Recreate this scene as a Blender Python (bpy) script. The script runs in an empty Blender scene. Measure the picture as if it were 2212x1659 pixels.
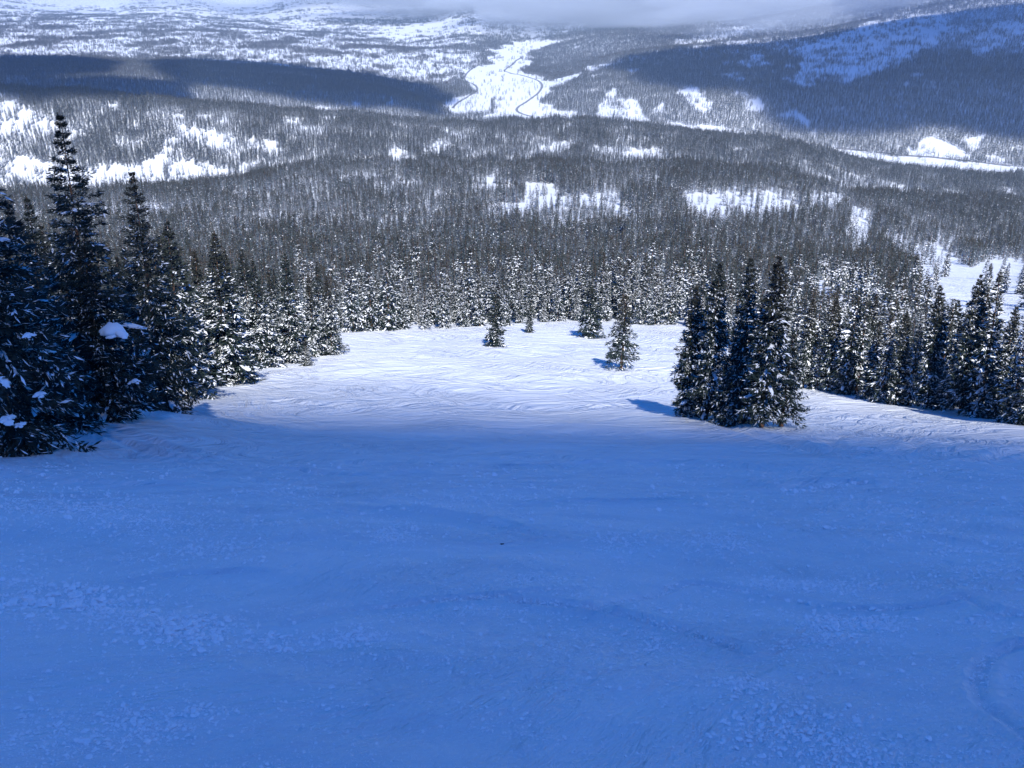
import bpy, math, random
import numpy as np
from mathutils import Vector

rng = np.random.default_rng(7)
random.seed(7)
scene = bpy.context.scene
C = scene.collection

# ------------------------------------------------------------------ camera
CAM_H = 2.3
PITCH = math.radians(22.0)
F = 1073.0                       # focal length in pixels of a 1024 px wide picture
cam_d = bpy.data.cameras.new('camera')
cam = bpy.data.objects.new('camera', cam_d)
C.objects.link(cam)
cam.location = (0, 0, CAM_H)
cam.rotation_euler = (math.pi / 2 - PITCH, 0, 0)
cam_d.sensor_width = 36.0
cam_d.lens = F / 1024 * 36.0
cam_d.clip_start = 0.1
cam_d.clip_end = 80000
scene.camera = cam

# ------------------------------------------------------------------ sky, sun, exposure
SUN_EL = math.radians(45)
ANTI = math.radians(-11)         # shadows fall towards this bearing (0 = straight ahead, negative = to the left)
S_DIR = Vector((-math.sin(ANTI) * math.cos(SUN_EL), -math.cos(ANTI) * math.cos(SUN_EL), math.sin(SUN_EL)))
world = bpy.data.worlds.new('World')
scene.world = world
world.use_nodes = True
nt = world.node_tree
nt.nodes.clear()
sky = nt.nodes.new('ShaderNodeTexSky')
sky.sky_type = 'NISHITA'
sky.sun_disc = False
sky.sun_elevation = SUN_EL
sky.sun_rotation = math.atan2(S_DIR.x, S_DIR.y)
sky.altitude = 3500
sky.air_density = 1.6
sky.dust_density = 3.0
sky.ozone_density = 8.0
tint = nt.nodes.new('ShaderNodeMix')
tint.data_type = 'RGBA'
tint.blend_type = 'MULTIPLY'
tint.inputs[0].default_value = 1.0
tint.inputs[7].default_value = (0.03, 0.67, 1.46, 1)
bg = nt.nodes.new('ShaderNodeBackground')
bg.inputs['Strength'].default_value = 0.086
out = nt.nodes.new('ShaderNodeOutputWorld')
nt.links.new(sky.outputs[0], tint.inputs[6])
nt.links.new(tint.outputs[2], bg.inputs['Color'])
nt.links.new(bg.outputs[0], out.inputs['Surface'])

sun_d = bpy.data.lights.new('sun', 'SUN')
sun_d.energy = 4.8
sun_d.angle = math.radians(0.53)
sun_d.color = (1.0, 0.98, 0.95)
sun = bpy.data.objects.new('sun', sun_d)
C.objects.link(sun)
sun.rotation_euler = S_DIR.to_track_quat('Z', 'Y').to_euler()

scene.view_settings.view_transform = 'Standard'
scene.view_settings.look = 'None'
scene.view_settings.exposure = 0.6
scene.view_settings.gamma = 1.0
scene.view_settings.use_curve_mapping = False
scene.cycles.use_denoising = True
scene.cycles.max_bounces = 8
scene.cycles.diffuse_bounces = 2
scene.cycles.glossy_bounces = 2
scene.cycles.volume_bounces = 0
scene.cycles.transparent_max_bounces = 64
scene.cycles.caustics_reflective = False
scene.cycles.caustics_refractive = False

# ------------------------------------------------------------------ helpers
CP, SP = math.cos(PITCH), math.sin(PITCH)
K = 1024 / 2212.0                # outline points below are written on a 2212 px wide grid

def ray(u, v):
    """bearing ratio x/y and fall per metre forward of the line of sight through a grid point"""
    a = (np.asarray(u, float) * K - 512) / F
    b = (384 - np.asarray(v, float) * K) / F
    den = CP + b * SP
    return a / den, (SP - b * CP) / den

def to_grid(x, y, z):
    dz = z - CAM_H
    fwd = y * CP - dz * SP
    up = y * SP + dz * CP
    return (512 + F * x / fwd) / K, (384 - F * up / fwd) / K

def _hash(ix, iy, s):
    h = (ix.astype(np.int64) * 374761393 + iy.astype(np.int64) * 668265263 + s * 974711) & 0xffffffff
    h = ((h ^ (h >> 13)) * 1274126177) & 0xffffffff
    h = (h ^ (h >> 16)) & 0xffffffff
    return h / 4294967295.0

def vnoise(x, y, s=0):
    x = np.asarray(x, float); y = np.asarray(y, float)
    ix = np.floor(x); iy = np.floor(y)
    fx = x - ix; fy = y - iy
    fx = fx * fx * fx * (fx * (fx * 6 - 15) + 10); fy = fy * fy * fy * (fy * (fy * 6 - 15) + 10)
    a = _hash(ix, iy, s); b = _hash(ix + 1, iy, s); c = _hash(ix, iy + 1, s); d = _hash(ix + 1, iy + 1, s)
    return (a + (b - a) * fx) * (1 - fy) + (c + (d - c) * fx) * fy

def fbm(x, y, s=0, o=4):
    r = 0; amp = 1; tot = 0
    for i in range(o):
        r = r + amp * (vnoise(x, y, s + i * 17) - 0.5) * 2
        tot += amp; amp *= 0.5
        x = x * 2.03 + 11.3; y = y * 2.03 - 7.7
    return r / tot

def pchip(xk, yk, x):
    xk = np.asarray(xk, float); yk = np.asarray(yk, float)
    h = np.diff(xk); d = np.diff(yk) / h
    m = np.zeros_like(yk)
    m[0] = d[0]; m[-1] = d[-1]
    s = d[:-1] * d[1:] > 0
    w1 = 2 * h[1:] + h[:-1]; w2 = h[1:] + 2 * h[:-1]
    with np.errstate(divide='ignore', invalid='ignore'):
        mm = (w1 + w2) / (w1 / d[:-1] + w2 / d[1:])
    m[1:-1] = np.where(s, mm, 0)
    x = np.clip(x, xk[0], xk[-1])
    i = np.clip(np.searchsorted(xk, x) - 1, 0, len(xk) - 2)
    t = (x - xk[i]) / h[i]
    t2 = t * t; t3 = t2 * t
    return (2*t3-3*t2+1)*yk[i] + (t3-2*t2+t)*h[i]*m[i] + (-2*t3+3*t2)*yk[i+1] + (t3-t2)*h[i]*m[i+1]

def sstep(a, b, x):
    t = np.clip((np.asarray(x, float) - a) / (b - a), 0, 1)
    return t * t * (3 - 2 * t)

def inpoly(px, py, poly):
    px = np.asarray(px, float); py = np.asarray(py, float)
    r = np.zeros(px.shape, bool)
    n = len(poly)
    for i in range(n):
        x1, y1 = poly[i]; x2, y2 = poly[(i + 1) % n]
        c = (y1 > py) != (y2 > py)
        with np.errstate(divide='ignore', invalid='ignore'):
            r ^= c & (px < (x2 - x1) * (py - y1) / (y2 - y1 + 1e-12) + x1)
    return r

# ------------------------------------------------------------------ terrain heights
# every entry: distance ahead, and the crest, foot or dip of the land there (grid point, distance, fall below the camera)
TT = np.linspace(-0.8, 0.8, 321)
near = [(0, 2.3), (5, 4.45), (20, 10.9), (47, 22.5), (70, 31.9), (95, 40.2), (125, 48.9), (203, 69.0), (300, 92.0)]

def curve(y, pts, drop=None):
    """pts: (u, v) or (u, v, y) seen outline points on the ground at distance y"""
    t, D, Y = [], [], []
    for p in pts:
        yy = p[2] if len(p) > 2 else y
        a, f = ray(p[0], p[1])
        t.append(float(a)); D.append(float(f) * yy); Y.append(yy)
    o = np.argsort(t)
    t = np.array(t)[o]; D = np.array(D)[o]; Y = np.array(Y)[o]
    return pchip(t, Y, TT), pchip(t, D, TT)

def fall(y, pts):
    """pts: (u, fall) at distance y"""
    t = np.array([float(ray(p[0], 200)[0]) for p in pts]); D = np.array([p[1] for p in pts], float)
    Y = np.array([p[2] if len(p) > 2 else y for p in pts], float)
    return pchip(t, Y, TT), pchip(t, D, TT)

curves = [(np.full_like(TT, y), np.full_like(TT, d)) for y, d in near]
curves.append(curve(480, [(0, 560), (700, 562), (1200, 562), (1700, 572), (2212, 590)]))
curves.append(curve(900, [(0, 445), (500, 440), (1100, 440), (1600, 448), (1900, 500), (2212, 540)]))
c3 = curve(1400, [(0, 440), (300, 418), (500, 392), (700, 368), (900, 360), (1100, 362), (1300, 364), (1600, 378), (1860, 425), (2212, 455)])
curves.append(c3)
curves.append((np.full_like(TT, 1700.), c3[1] / 1400 * 1700 * 1.035))
c5 = curve(2300, [(0, 206), (200, 215), (400, 235), (650, 254), (850, 268), (1000, 279), (1100, 274), (1200, 270), (1350, 276), (1500, 294), (1700, 317), (1850, 357), (2050, 385), (2212, 400)])
curves.append(c5)
lo = c5[1] / 2300
tv = TT
f6 = fall(3100, [(-200, 392), (0, 400), (300, 425), (600, 462), (950, 505), (1060, 520), (1500, 520), (1800, 520, 3000), (2212, 520, 2800), (2500, 520, 2800)])
curves.append(f6)
curves.append(fall(3750, [(-200, 395), (0, 396), (300, 402), (600, 435), (850, 470), (960, 515), (1060, 520), (1190, 521), (1260, 515), (1400, 488), (1700, 450), (2000, 425), (2212, 400)]))
curves.append(curve(4400, [(-200, 135), (0, 138), (400, 142), (600, 160), (800, 182), (930, 205), (1000, 203), (1080, 200), (1180, 196), (1230, 188), (1300, 176), (1480, 160), (1700, 145), (2000, 120), (2212, 105)]))
curves.append(curve(5500, [(0, 118), (400, 122), (700, 135), (950, 150), (1050, 148), (1140, 150), (1200, 156), (1260, 142), (1350, 120), (1480, 102), (1700, 80), (1850, 55), (2000, 32), (2212, -5)]))
curves.append(curve(6300, [(0, 95), (400, 100), (700, 112), (950, 120), (1050, 122), (1110, 128), (1170, 138), (1240, 128), (1320, 118), (1450, 104), (1700, 80), (2000, 10), (2212, -40)]))
curves.append(curve(7500, [(0, 66), (400, 74), (700, 88), (900, 98), (1000, 92), (1080, 98), (1150, 108), (1200, 98), (1300, 78), (1400, 72), (1550, 62), (1700, 40), (2000, -30), (2212, -70)]))
curves.append(curve(10500, [(0, 38), (300, 38), (600, 52), (800, 58), (930, 52), (1000, 30), (1070, 17), (1150, 12), (1230, 28), (1300, 40), (1500, 30), (1700, 0), (2212, -75)]))
curves.append(curve(14000, [(0, 6), (130, 22), (220, 28), (300, 8), (420, 12), (520, 30), (700, 5), (1000, -5), (1300, -10), (2212, -80)]))
curves.append(curve(20000, [(0, -70), (600, -75), (1200, -80), (2212, -100)]))
curves.append(curve(60000, [(0, -105), (2212, -105)]))
YK = np.array([c[0] for c in curves]).T
DK = np.array([c[1] for c in curves]).T
LY = np.linspace(math.log(3), math.log(59000), 1400)
TAB = np.array([pchip(YK[i], DK[i], np.exp(LY)) for i in range(len(TT))])

def ground(x, y, rough=True):
    x = np.asarray(x, float); y = np.asarray(y, float)
    ye = np.maximum(y, np.abs(x) / 0.8)
    t = np.clip(x / np.maximum(ye, 1e-3), -0.8, 0.8)
    ft = (t + 0.8) / 1.6 * (len(TT) - 1)
    fy = (np.log(np.clip(ye, 3.001, 58000)) - LY[0]) / (LY[1] - LY[0])
    i = np.clip(ft.astype(int), 0, len(TT) - 2); j = np.clip(fy.astype(int), 0, len(LY) - 2)
    a = ft - i; b = fy - j
    D = (TAB[i, j]*(1-a) + TAB[i+1, j]*a)*(1-b) + (TAB[i, j+1]*(1-a) + TAB[i+1, j+1]*a)*b
    z = CAM_H - D
    zn = np.where(y < 0, 60 * (1 - np.exp(np.minimum(0.43 * y, 0) / 60)), -0.43 * y)
    w = sstep(4, 9, ye) * sstep(0, 8, y + 0.02 * np.abs(x))
    far_side = sstep(12, 60, np.abs(x))
    w = np.maximum(w, far_side * sstep(-40, 8, y))
    z = zn * (1 - w) + z * w
    # bank under the trees on one side, roll-off on the other
    z = z + 2.3 * np.exp(-((x + 25) / 10) ** 2 - ((y - 58) / 13) ** 2)
    if rough:
        z = z + fbm(x / 17, y / 17, 3, 3) * 0.35 * sstep(15, 70, ye) * (1 - sstep(600, 900, ye))
        z = z + fbm(x / 2.2 + 0.4 * y, y / 2.6, 15, 3) * 0.085 * sstep(2.5, 5, ye) * (1 - sstep(40, 90, ye))
        z = z + fbm(x / 3.1, y / 4.5, 5, 3) * 0.12 * sstep(3, 12, ye) * (1 - sstep(150, 250, ye))
        z = z + fbm(x / 90, y / 90, 9, 4) * 3.5 * sstep(260, 1200, ye)
        z = z + fbm(x / 420, y / 420, 21, 5) * 14 * sstep(2600, 6500, ye) * (1 - 0.8 * np.exp(-((D - 520) / 25) ** 2))
        z = z + fbm(x / 2200, y / 2200, 31, 4) * 22 * sstep(8000, 14000, ye)
    return z

def on_ground(u, v):
    """the place where the line of sight through a grid point meets the ground"""
    u = np.atleast_1d(np.asarray(u, float)); v = np.atleast_1d(np.asarray(v, float))
    t, f = ray(u, v)
    ys = np.exp(np.linspace(math.log(3.2), math.log(40000), 5000))
    Y = np.zeros_like(u)
    for k in range(len(u)):
        s = ground(t[k] * ys, ys) > CAM_H - f[k] * ys
        Y[k] = ys[np.argmax(s)] if s.any() else ys[-1]
    return t * Y, Y, ground(t * Y, Y)

def mesh_from(name, verts, faces_flat, loop_tot, mats, midx=None, smooth=False):
    me = bpy.data.meshes.new(name)
    verts = np.asarray(verts, np.float32)
    me.vertices.add(len(verts)); me.vertices.foreach_set('co', verts.ravel())
    ff = np.asarray(faces_flat, np.int32).ravel()
    lt = np.asarray(loop_tot, np.int32)
    me.loops.add(len(ff)); me.loops.foreach_set('vertex_index', ff)
    me.polygons.add(len(lt))
    st = np.concatenate([[0], np.cumsum(lt)[:-1]]).astype(np.int32)
    me.polygons.foreach_set('loop_start', st)
    for m in mats:
        me.materials.append(m)
    if midx is not None:
        me.polygons.foreach_set('material_index', np.asarray(midx, np.int32))
    me.polygons.foreach_set('use_smooth', np.full(len(lt), smooth))
    me.update(calc_edges=True)
    return me

def add_obj(name, me, parent=None, **props):
    o = bpy.data.objects.new(name, me)
    C.objects.link(o)
    o.parent = parent
    for k, v in props.items():
        o[k] = v
    return o

# ------------------------------------------------------------------ materials
def new_mat(name):
    m = bpy.data.materials.new(name); m.use_nodes = True
    n = m.node_tree.nodes; l = m.node_tree.links
    return m, n, l, n['Principled BSDF']

def snow_ground():
    m, n, l, b = new_mat('ground_snow')
    b.inputs['Roughness'].default_value = 0.55
    b.inputs['Specular IOR Level'].default_value = 0.25
    tc = n.new('ShaderNodeTexCoord')
    wn = n.new('ShaderNodeTexNoise'); wn.inputs['Scale'].default_value = 0.045; wn.inputs['Detail'].default_value = 2
    l.new(tc.outputs['Object'], wn.inputs['Vector'])
    vs = n.new('ShaderNodeVectorMath'); vs.operation = 'MULTIPLY_ADD'
    vs.inputs[1].default_value = (26, 26, 0); l.new(wn.outputs['Color'], vs.inputs[0]); l.new(tc.outputs['Object'], vs.inputs[2])
    bent = vs.outputs[0]
    def tex(scale, rot=0, stretch=(1, 1, 1), detail=3, rough=0.55, warp=0.0):
        mp = n.new('ShaderNodeMapping')
        mp.inputs['Rotation'].default_value = (0, 0, rot)
        mp.inputs['Scale'].default_value = stretch
        r = n.new('ShaderNodeVectorRotate'); r.rotation_type = 'Z_AXIS'; r.inputs['Angle'].default_value = rot
        l.new(bent if stretch[0] != stretch[1] else tc.outputs['Object'], r.inputs['Vector'])
        mp.inputs['Rotation'].default_value = (0, 0, 0)
        l.new(r.outputs[0], mp.inputs['Vector'])
        t = n.new('ShaderNodeTexNoise')
        t.inputs['Scale'].default_value = scale
        t.inputs['Detail'].default_value = detail
        t.inputs['Roughness'].default_value = rough
        t.inputs['Distortion'].default_value = warp
        l.new(mp.outputs[0], t.inputs['Vector'])
        return t.outputs['Fac']
    def math_(op, a, c):
        q = n.new('ShaderNodeMath'); q.operation = op
        for i, v in enumerate((a, c)):
            if isinstance(v, (int, float)): q.inputs[i].default_value = v
            else: l.new(v, q.inputs[i])
        return q.outputs[0]
    # carved tracks crossing the run both ways, wind crust, loose crumbs
    t1 = tex(1.0, math.radians(52), (0.075, 0.55, 0.2), 4, 0.6, 0.8)
    t2 = tex(1.0, math.radians(-46), (0.12, 0.95, 0.2), 4, 0.6, 0.8)
    t3 = tex(1.0, math.radians(8), (0.25, 0.8, 0.2), 3, 0.6, 0.6)
    fine = tex(9.0, 0, (1, 1, 1), 5, 0.65)
    crust = tex(2.6, 0.4, (1, 0.7, 1), 4, 0.62, 0.4)
    patch = tex(0.42, 0, (0.6, 1, 1), 2, 0.5)
    pr = n.new('ShaderNodeMapRange'); pr.inputs[1].default_value = 0.42; pr.inputs[2].default_value = 0.62; pr.inputs[3].default_value = 0.02; pr.inputs[4].default_value = 0.24
    l.new(patch, pr.inputs[0])
    grit = tex(38.0, 0, (1, 1, 1), 3, 0.6)
    h = math_('ADD', math_('MULTIPLY', t1, 0.85), math_('MULTIPLY', t2, 0.8))
    # the upper slope is crumbly, the carved tracks begin lower down the run
    sx = n.new('ShaderNodeSeparateXYZ'); l.new(tc.outputs['Object'], sx.inputs[0])
    mr = n.new('ShaderNodeMapRange'); mr.inputs[1].default_value = 10; mr.inputs[2].default_value = 60; mr.inputs[3].default_value = 0.15; mr.inputs[4].default_value = 1.1
    l.new(sx.outputs['Y'], mr.inputs[0])
    h = math_('MULTIPLY', h, mr.outputs[0])
    h = math_('ADD', h, math_('MULTIPLY', t3, 0.16))
    h = math_('ADD', h, math_('MULTIPLY', fine, 0.042))
    h = math_('ADD', h, math_('MULTIPLY', grit, 0.004))
    h = math_('ADD', h, math_('MULTIPLY', crust, pr.outputs[0]))
    bp = n.new('ShaderNodeBump'); bp.inputs['Strength'].default_value = 1.0; bp.inputs['Distance'].default_value = 1.0
    l.new(h, bp.inputs['Height']); l.new(bp.outputs[0], b.inputs['Normal'])
    big = tex(0.8, 0, (0.5, 1, 1), 5, 0.65)
    cr = n.new('ShaderNodeValToRGB')
    cr.color_ramp.elements[0].position = 0.3; cr.color_ramp.elements[0].color = (0.71, 0.75, 0.80, 1)
    cr.color_ramp.elements[1].position = 0.7; cr.color_ramp.elements[1].color = (0.85, 0.87, 0.90, 1)
    l.new(big, cr.inputs[0]); l.new(cr.outputs[0], b.inputs['Base Color'])
    return m

def snow_plain(name, col=(0.86, 0.88, 0.91, 1), bump=0.03, scale=6.0):
    m, n, l, b = new_mat(name)
    b.inputs['Base Color'].default_value = col
    b.inputs['Roughness'].default_value = 0.6
    b.inputs['Specular IOR Level'].default_value = 0.2
    if bump:
        t = n.new('ShaderNodeTexNoise'); t.inputs['Scale'].default_value = scale; t.inputs['Detail'].default_value = 4
        tc = n.new('ShaderNodeTexCoord'); l.new(tc.outputs['Object'], t.inputs['Vector'])
        bp = n.new('ShaderNodeBump'); bp.inputs['Distance'].default_value = bump
        l.new(t.outputs['Fac'], bp.inputs['Height']); l.new(bp.outputs[0], b.inputs['Normal'])
    return m

def needles(name='spruce_needles', frost=0.0):
    m, n, l, b = new_mat(name)
    b.inputs['Roughness'].default_value = 0.65
    b.inputs['Specular IOR Level'].default_value = 0.25
    oi = n.new('ShaderNodeObjectInfo')
    at = n.new('ShaderNodeAttribute'); at.attribute_name = 'hf'
    tc = n.new('ShaderNodeTexCoord')
    t = n.new('ShaderNodeTexNoise'); t.inputs['Scale'].default_value = 1.3; t.inputs['Detail'].default_value = 3
    l.new(tc.outputs['Object'], t.inputs['Vector'])
    g = n.new('ShaderNodeValToRGB')
    g.color_ramp.elements[0].position = 0.3; g.color_ramp.elements[0].color = (0.011, 0.023, 0.022, 1)
    g.color_ramp.elements[1].position = 0.72; g.color_ramp.elements[1].color = (0.030, 0.044, 0.036, 1)
    l.new(t.outputs['Fac'], g.inputs[0])
    # cone laden brown tops, more on some trees than on others
    r1 = n.new('ShaderNodeMapRange'); r1.inputs[1].default_value = 0.45; r1.inputs[2].default_value = 1.0; r1.inputs[3].default_value = 0.0; r1.inputs[4].default_value = 0.7
    l.new(at.outputs['Fac'], r1.inputs[0])
    mu = n.new('ShaderNodeMath'); mu.operation = 'MULTIPLY'
    l.new(r1.outputs[0], mu.inputs[0])
    ad = n.new('ShaderNodeMath'); ad.operation = 'MULTIPLY_ADD'; ad.inputs[1].default_value = 0.8; ad.inputs[2].default_value = 0.25
    l.new(oi.outputs['Random'], ad.inputs[0]); l.new(ad.outputs[0], mu.inputs[1])
    mx = n.new('ShaderNodeMix'); mx.data_type = 'RGBA'
    l.new(mu.outputs[0], mx.inputs[0]); l.new(g.outputs[0], mx.inputs[6]); mx.inputs[7].default_value = (0.055, 0.042, 0.026, 1)
    last = mx.outputs[2]
    if frost:      # fine snow dust on the lower needles of the trees farther off
        fr = n.new('ShaderNodeMapRange'); fr.inputs[1].default_value = 0.35; fr.inputs[2].default_value = 0.85; fr.inputs[3].default_value = frost; fr.inputs[4].default_value = 0.0
        l.new(at.outputs['Fac'], fr.inputs[0])
        f2 = n.new('ShaderNodeMath'); f2.operation = 'MULTIPLY_ADD'; f2.inputs[1].default_value = 1.9; f2.inputs[2].default_value = 0.05
        l.new(oi.outputs['Random'], f2.inputs[0])
        f3 = n.new('ShaderNodeMath'); f3.operation = 'MULTIPLY'; l.new(fr.outputs[0], f3.inputs[0]); l.new(f2.outputs[0], f3.inputs[1])
        m2 = n.new('ShaderNodeMix'); m2.data_type = 'RGBA'
        l.new(f3.outputs[0], m2.inputs[0]); l.new(last, m2.inputs[6]); m2.inputs[7].default_value = (0.58, 0.66, 0.80, 1)
        last = m2.outputs[2]
    l.new(last, b.inputs['Base Color'])
    return m

def bark():
    m, n, l, b = new_mat('spruce_bark')
    b.inputs['Roughness'].default_value = 0.9
    t = n.new('ShaderNodeTexNoise'); t.inputs['Scale'].default_value = 9; t.inputs['Detail'].default_value = 5
    tc = n.new('ShaderNodeTexCoord'); mp = n.new('ShaderNodeMapping'); mp.inputs['Scale'].default_value = (1, 1, 0.25)
    l.new(tc.outputs['Object'], mp.inputs['Vector']); l.new(mp.outputs[0], t.inputs['Vector'])
    g = n.new('ShaderNodeValToRGB')
    g.color_ramp.elements[0].position = 0.35; g.color_ramp.elements[0].color = (0.07, 0.038, 0.022, 1)
    g.color_ramp.elements[1].position = 0.7; g.color_ramp.elements[1].color = (0.26, 0.13, 0.07, 1)
    l.new(t.outputs['Fac'], g.inputs[0]); l.new(g.outputs[0], b.inputs['Base Color'])
    bp = n.new('ShaderNodeBump'); bp.inputs['Distance'].default_value = 0.03
    l.new(t.outputs['Fac'], bp.inputs['Height']); l.new(bp.outputs[0], b.inputs['Normal'])
    return m

def asphalt():
    m, n, l, b = new_mat('ploughed_asphalt')
    b.inputs['Roughness'].default_value = 0.85
    t = n.new('ShaderNodeTexNoise'); t.inputs['Scale'].default_value = 0.02; t.inputs['Detail'].default_value = 4
    tc = n.new('ShaderNodeTexCoord'); l.new(tc.outputs['Object'], t.inputs['Vector'])
    g = n.new('ShaderNodeValToRGB')
    g.color_ramp.elements[0].color = (0.10, 0.10, 0.11, 1); g.color_ramp.elements[1].color = (0.26, 0.27, 0.29, 1)
    l.new(t.outputs['Fac'], g.inputs[0]); l.new(g.outputs[0], b.inputs['Base Color'])
    return m

def volume_mat(name, col, dens, aniso=0.0):
    m = bpy.data.materials.new(name); m.use_nodes = True
    n = m.node_tree.nodes; n.clear()
    o = n.new('ShaderNodeOutputMaterial'); p = n.new('ShaderNodeVolumePrincipled')
    p.inputs['Color'].default_value = col; p.inputs['Density'].default_value = dens
    p.inputs['Anisotropy'].default_value = aniso
    m.node_tree.links.new(p.outputs[0], o.inputs['Volume'])
    return m

M_GROUND = snow_ground()
M_SNOW = snow_plain('branch_snow', bump=0.01, scale=5)
M_CRUMB = snow_plain('crumbled_snow', (0.90, 0.92, 0.95, 1), bump=0)
M_NEEDLE = needles()
M_FROST = needles('frosted_needles', 0.19)
M_BARK = bark()
M_ROAD = asphalt()

# ------------------------------------------------------------------ ground sheets
TRACKS = [  # old ski tracks on the near slope, as seen
    [(180, 925), (250, 945), (300, 970), (360, 985), (440, 992)], [(240, 925), (320, 955), (400, 975)],
    [(0, 1012), (60, 1022), (160, 1040), (330, 1048), (560, 1040)], [(520, 1020), (620, 1015), (760, 1030), (900, 1022)],
    [(1780, 958), (1800, 948), (1860, 944), (1940, 946), (1978, 956), (1960, 968), (1900, 974), (1820, 970), (1780, 958)],
    [(1560, 915), (1640, 940), (1760, 975), (1900, 985), (2050, 978), (2250, 960)], [(2080, 1000), (2140, 990), (2190, 975), (2240, 968)],
    [(1100, 1010), (1250, 1005), (1450, 1000), (1700, 1012)], [(1120, 1092), (1300, 1085), (1480, 1078)], [(1590, 1045), (1680, 1055), (1780, 1040), (1860, 1046)],
    [(1290, 1315), (1400, 1290), (1500, 1265), (1640, 1285), (1790, 1312), (1900, 1318), (2060, 1300)], [(1120, 1300), (1350, 1330), (1560, 1390), (1610, 1410)],
    [(620, 1350), (760, 1320), (930, 1300), (1100, 1285), (1240, 1275)], [(700, 1110), (820, 1100), (1000, 1120), (1180, 1160)],
    [(2215, 1390), (2140, 1420), (2115, 1470), (2135, 1530), (2230, 1600)], [(2080, 1290), (2150, 1320), (2230, 1335)], [(280, 1260), (420, 1240), (560, 1235)],
    [(560, 830), (700, 815), (860, 820), (1000, 845), (1100, 838)], [(600, 865), (760, 880), (960, 872), (1180, 885), (1380, 870)],
]
def cut_tracks(x, y, z):
    sel = np.nonzero(((y > 3) & (y < 110) & (np.abs(x) < 0.7 * y)).ravel())[0]
    X, Y = x.ravel()[sel], y.ravel()[sel]
    dz = np.zeros(len(sel))
    for tr in TRACKS:
        px, py, pz = on_ground([p[0] for p in tr], [p[1] for p in tr])
        n = 14 * len(px)
        q = np.linspace(0, len(px) - 1, n)
        qx = pchip(np.arange(len(px)), px, q); qy = pchip(np.arange(len(px)), py, q)
        best = np.full(len(sel), 1e9); sgn = np.ones(len(sel))
        box = (X > qx.min() - 2) & (X < qx.max() + 2) & (Y > qy.min() - 2) & (Y < qy.max() + 2)
        if not box.any(): continue
        bx, by = X[box], Y[box]
        bb = best[box]
        for i in range(n - 1):
            ex_, ey_ = qx[i+1] - qx[i], qy[i+1] - qy[i]
            tt_ = np.clip(((bx - qx[i]) * ex_ + (by - qy[i]) * ey_) / (ex_ * ex_ + ey_ * ey_ + 1e-9), 0, 1)
            bb = np.minimum(bb, np.hypot(bx - qx[i] - tt_ * ex_, by - qy[i] - tt_ * ey_))
        w = np.maximum(0.05, 0.009 * by)
        e = bb / w
        dz[box] += (-0.045 * np.exp(-e ** 2) + 0.03 * np.exp(-(e - 1.9) ** 2 * 1.5)) * np.clip(w / 0.15, 0.33, 2.2) * 1.7
    z = z.copy(); zr = z.ravel(); zr[sel] += dz
    return zr.reshape(z.shape)

def ground_sheet(name, th, r, label=None):
    TH, R = np.meshgrid(th, r)
    x = np.sin(TH) * R; y = np.cos(TH) * R
    z = ground(x, y)
    if r[0] < 1: z = cut_tracks(x, y, z)
    V = np.stack([x, y, z], -1).reshape(-1, 3)
    nr, nc = TH.shape
    idx = np.arange(nr * nc).reshape(nr, nc)
    q = np.stack([idx[:-1, :-1], idx[:-1, 1:], idx[1:, 1:], idx[1:, :-1]], -1).reshape(-1, 4)
    me = mesh_from(name, V, q[:, ::-1], np.full(len(q), 4), [M_GROUND], smooth=True)
    return add_obj(name, me, kind='structure')

def spaced(a, b, fn):
    out_ = [a]
    while out_[-1] < b:
        out_.append(out_[-1] * (1 + fn(out_[-1])))
    out_[-1] = b
    return np.array(out_)

fine = np.radians(np.linspace(-34, 34, 620))
side = np.radians(np.concatenate([np.linspace(34.6, 60, 36), np.linspace(62, 298, 119), np.linspace(300, 325.4, 36)]))
TH = np.concatenate([fine, side, [fine[0] + 2 * math.pi]])
r1 = np.concatenate([[0.05, 0.6, 1.3, 2.0], spaced(2.6, 260, lambda r: 0.007 if r < 12 else 0.011 if r < 60 else 0.014)])
ground_sheet('ski_slope', TH, r1)
ground_sheet('hillside', TH[::2] if len(TH) % 2 else np.append(TH[::2], TH[-1]), spaced(260, 2600, lambda r: 0.02))
ground_sheet('valley_and_mountains', TH[::2] if len(TH) % 2 else np.append(TH[::2], TH[-1]), spaced(2600, 45000, lambda r: 0.009 if r < 15000 else 0.03))

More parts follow.
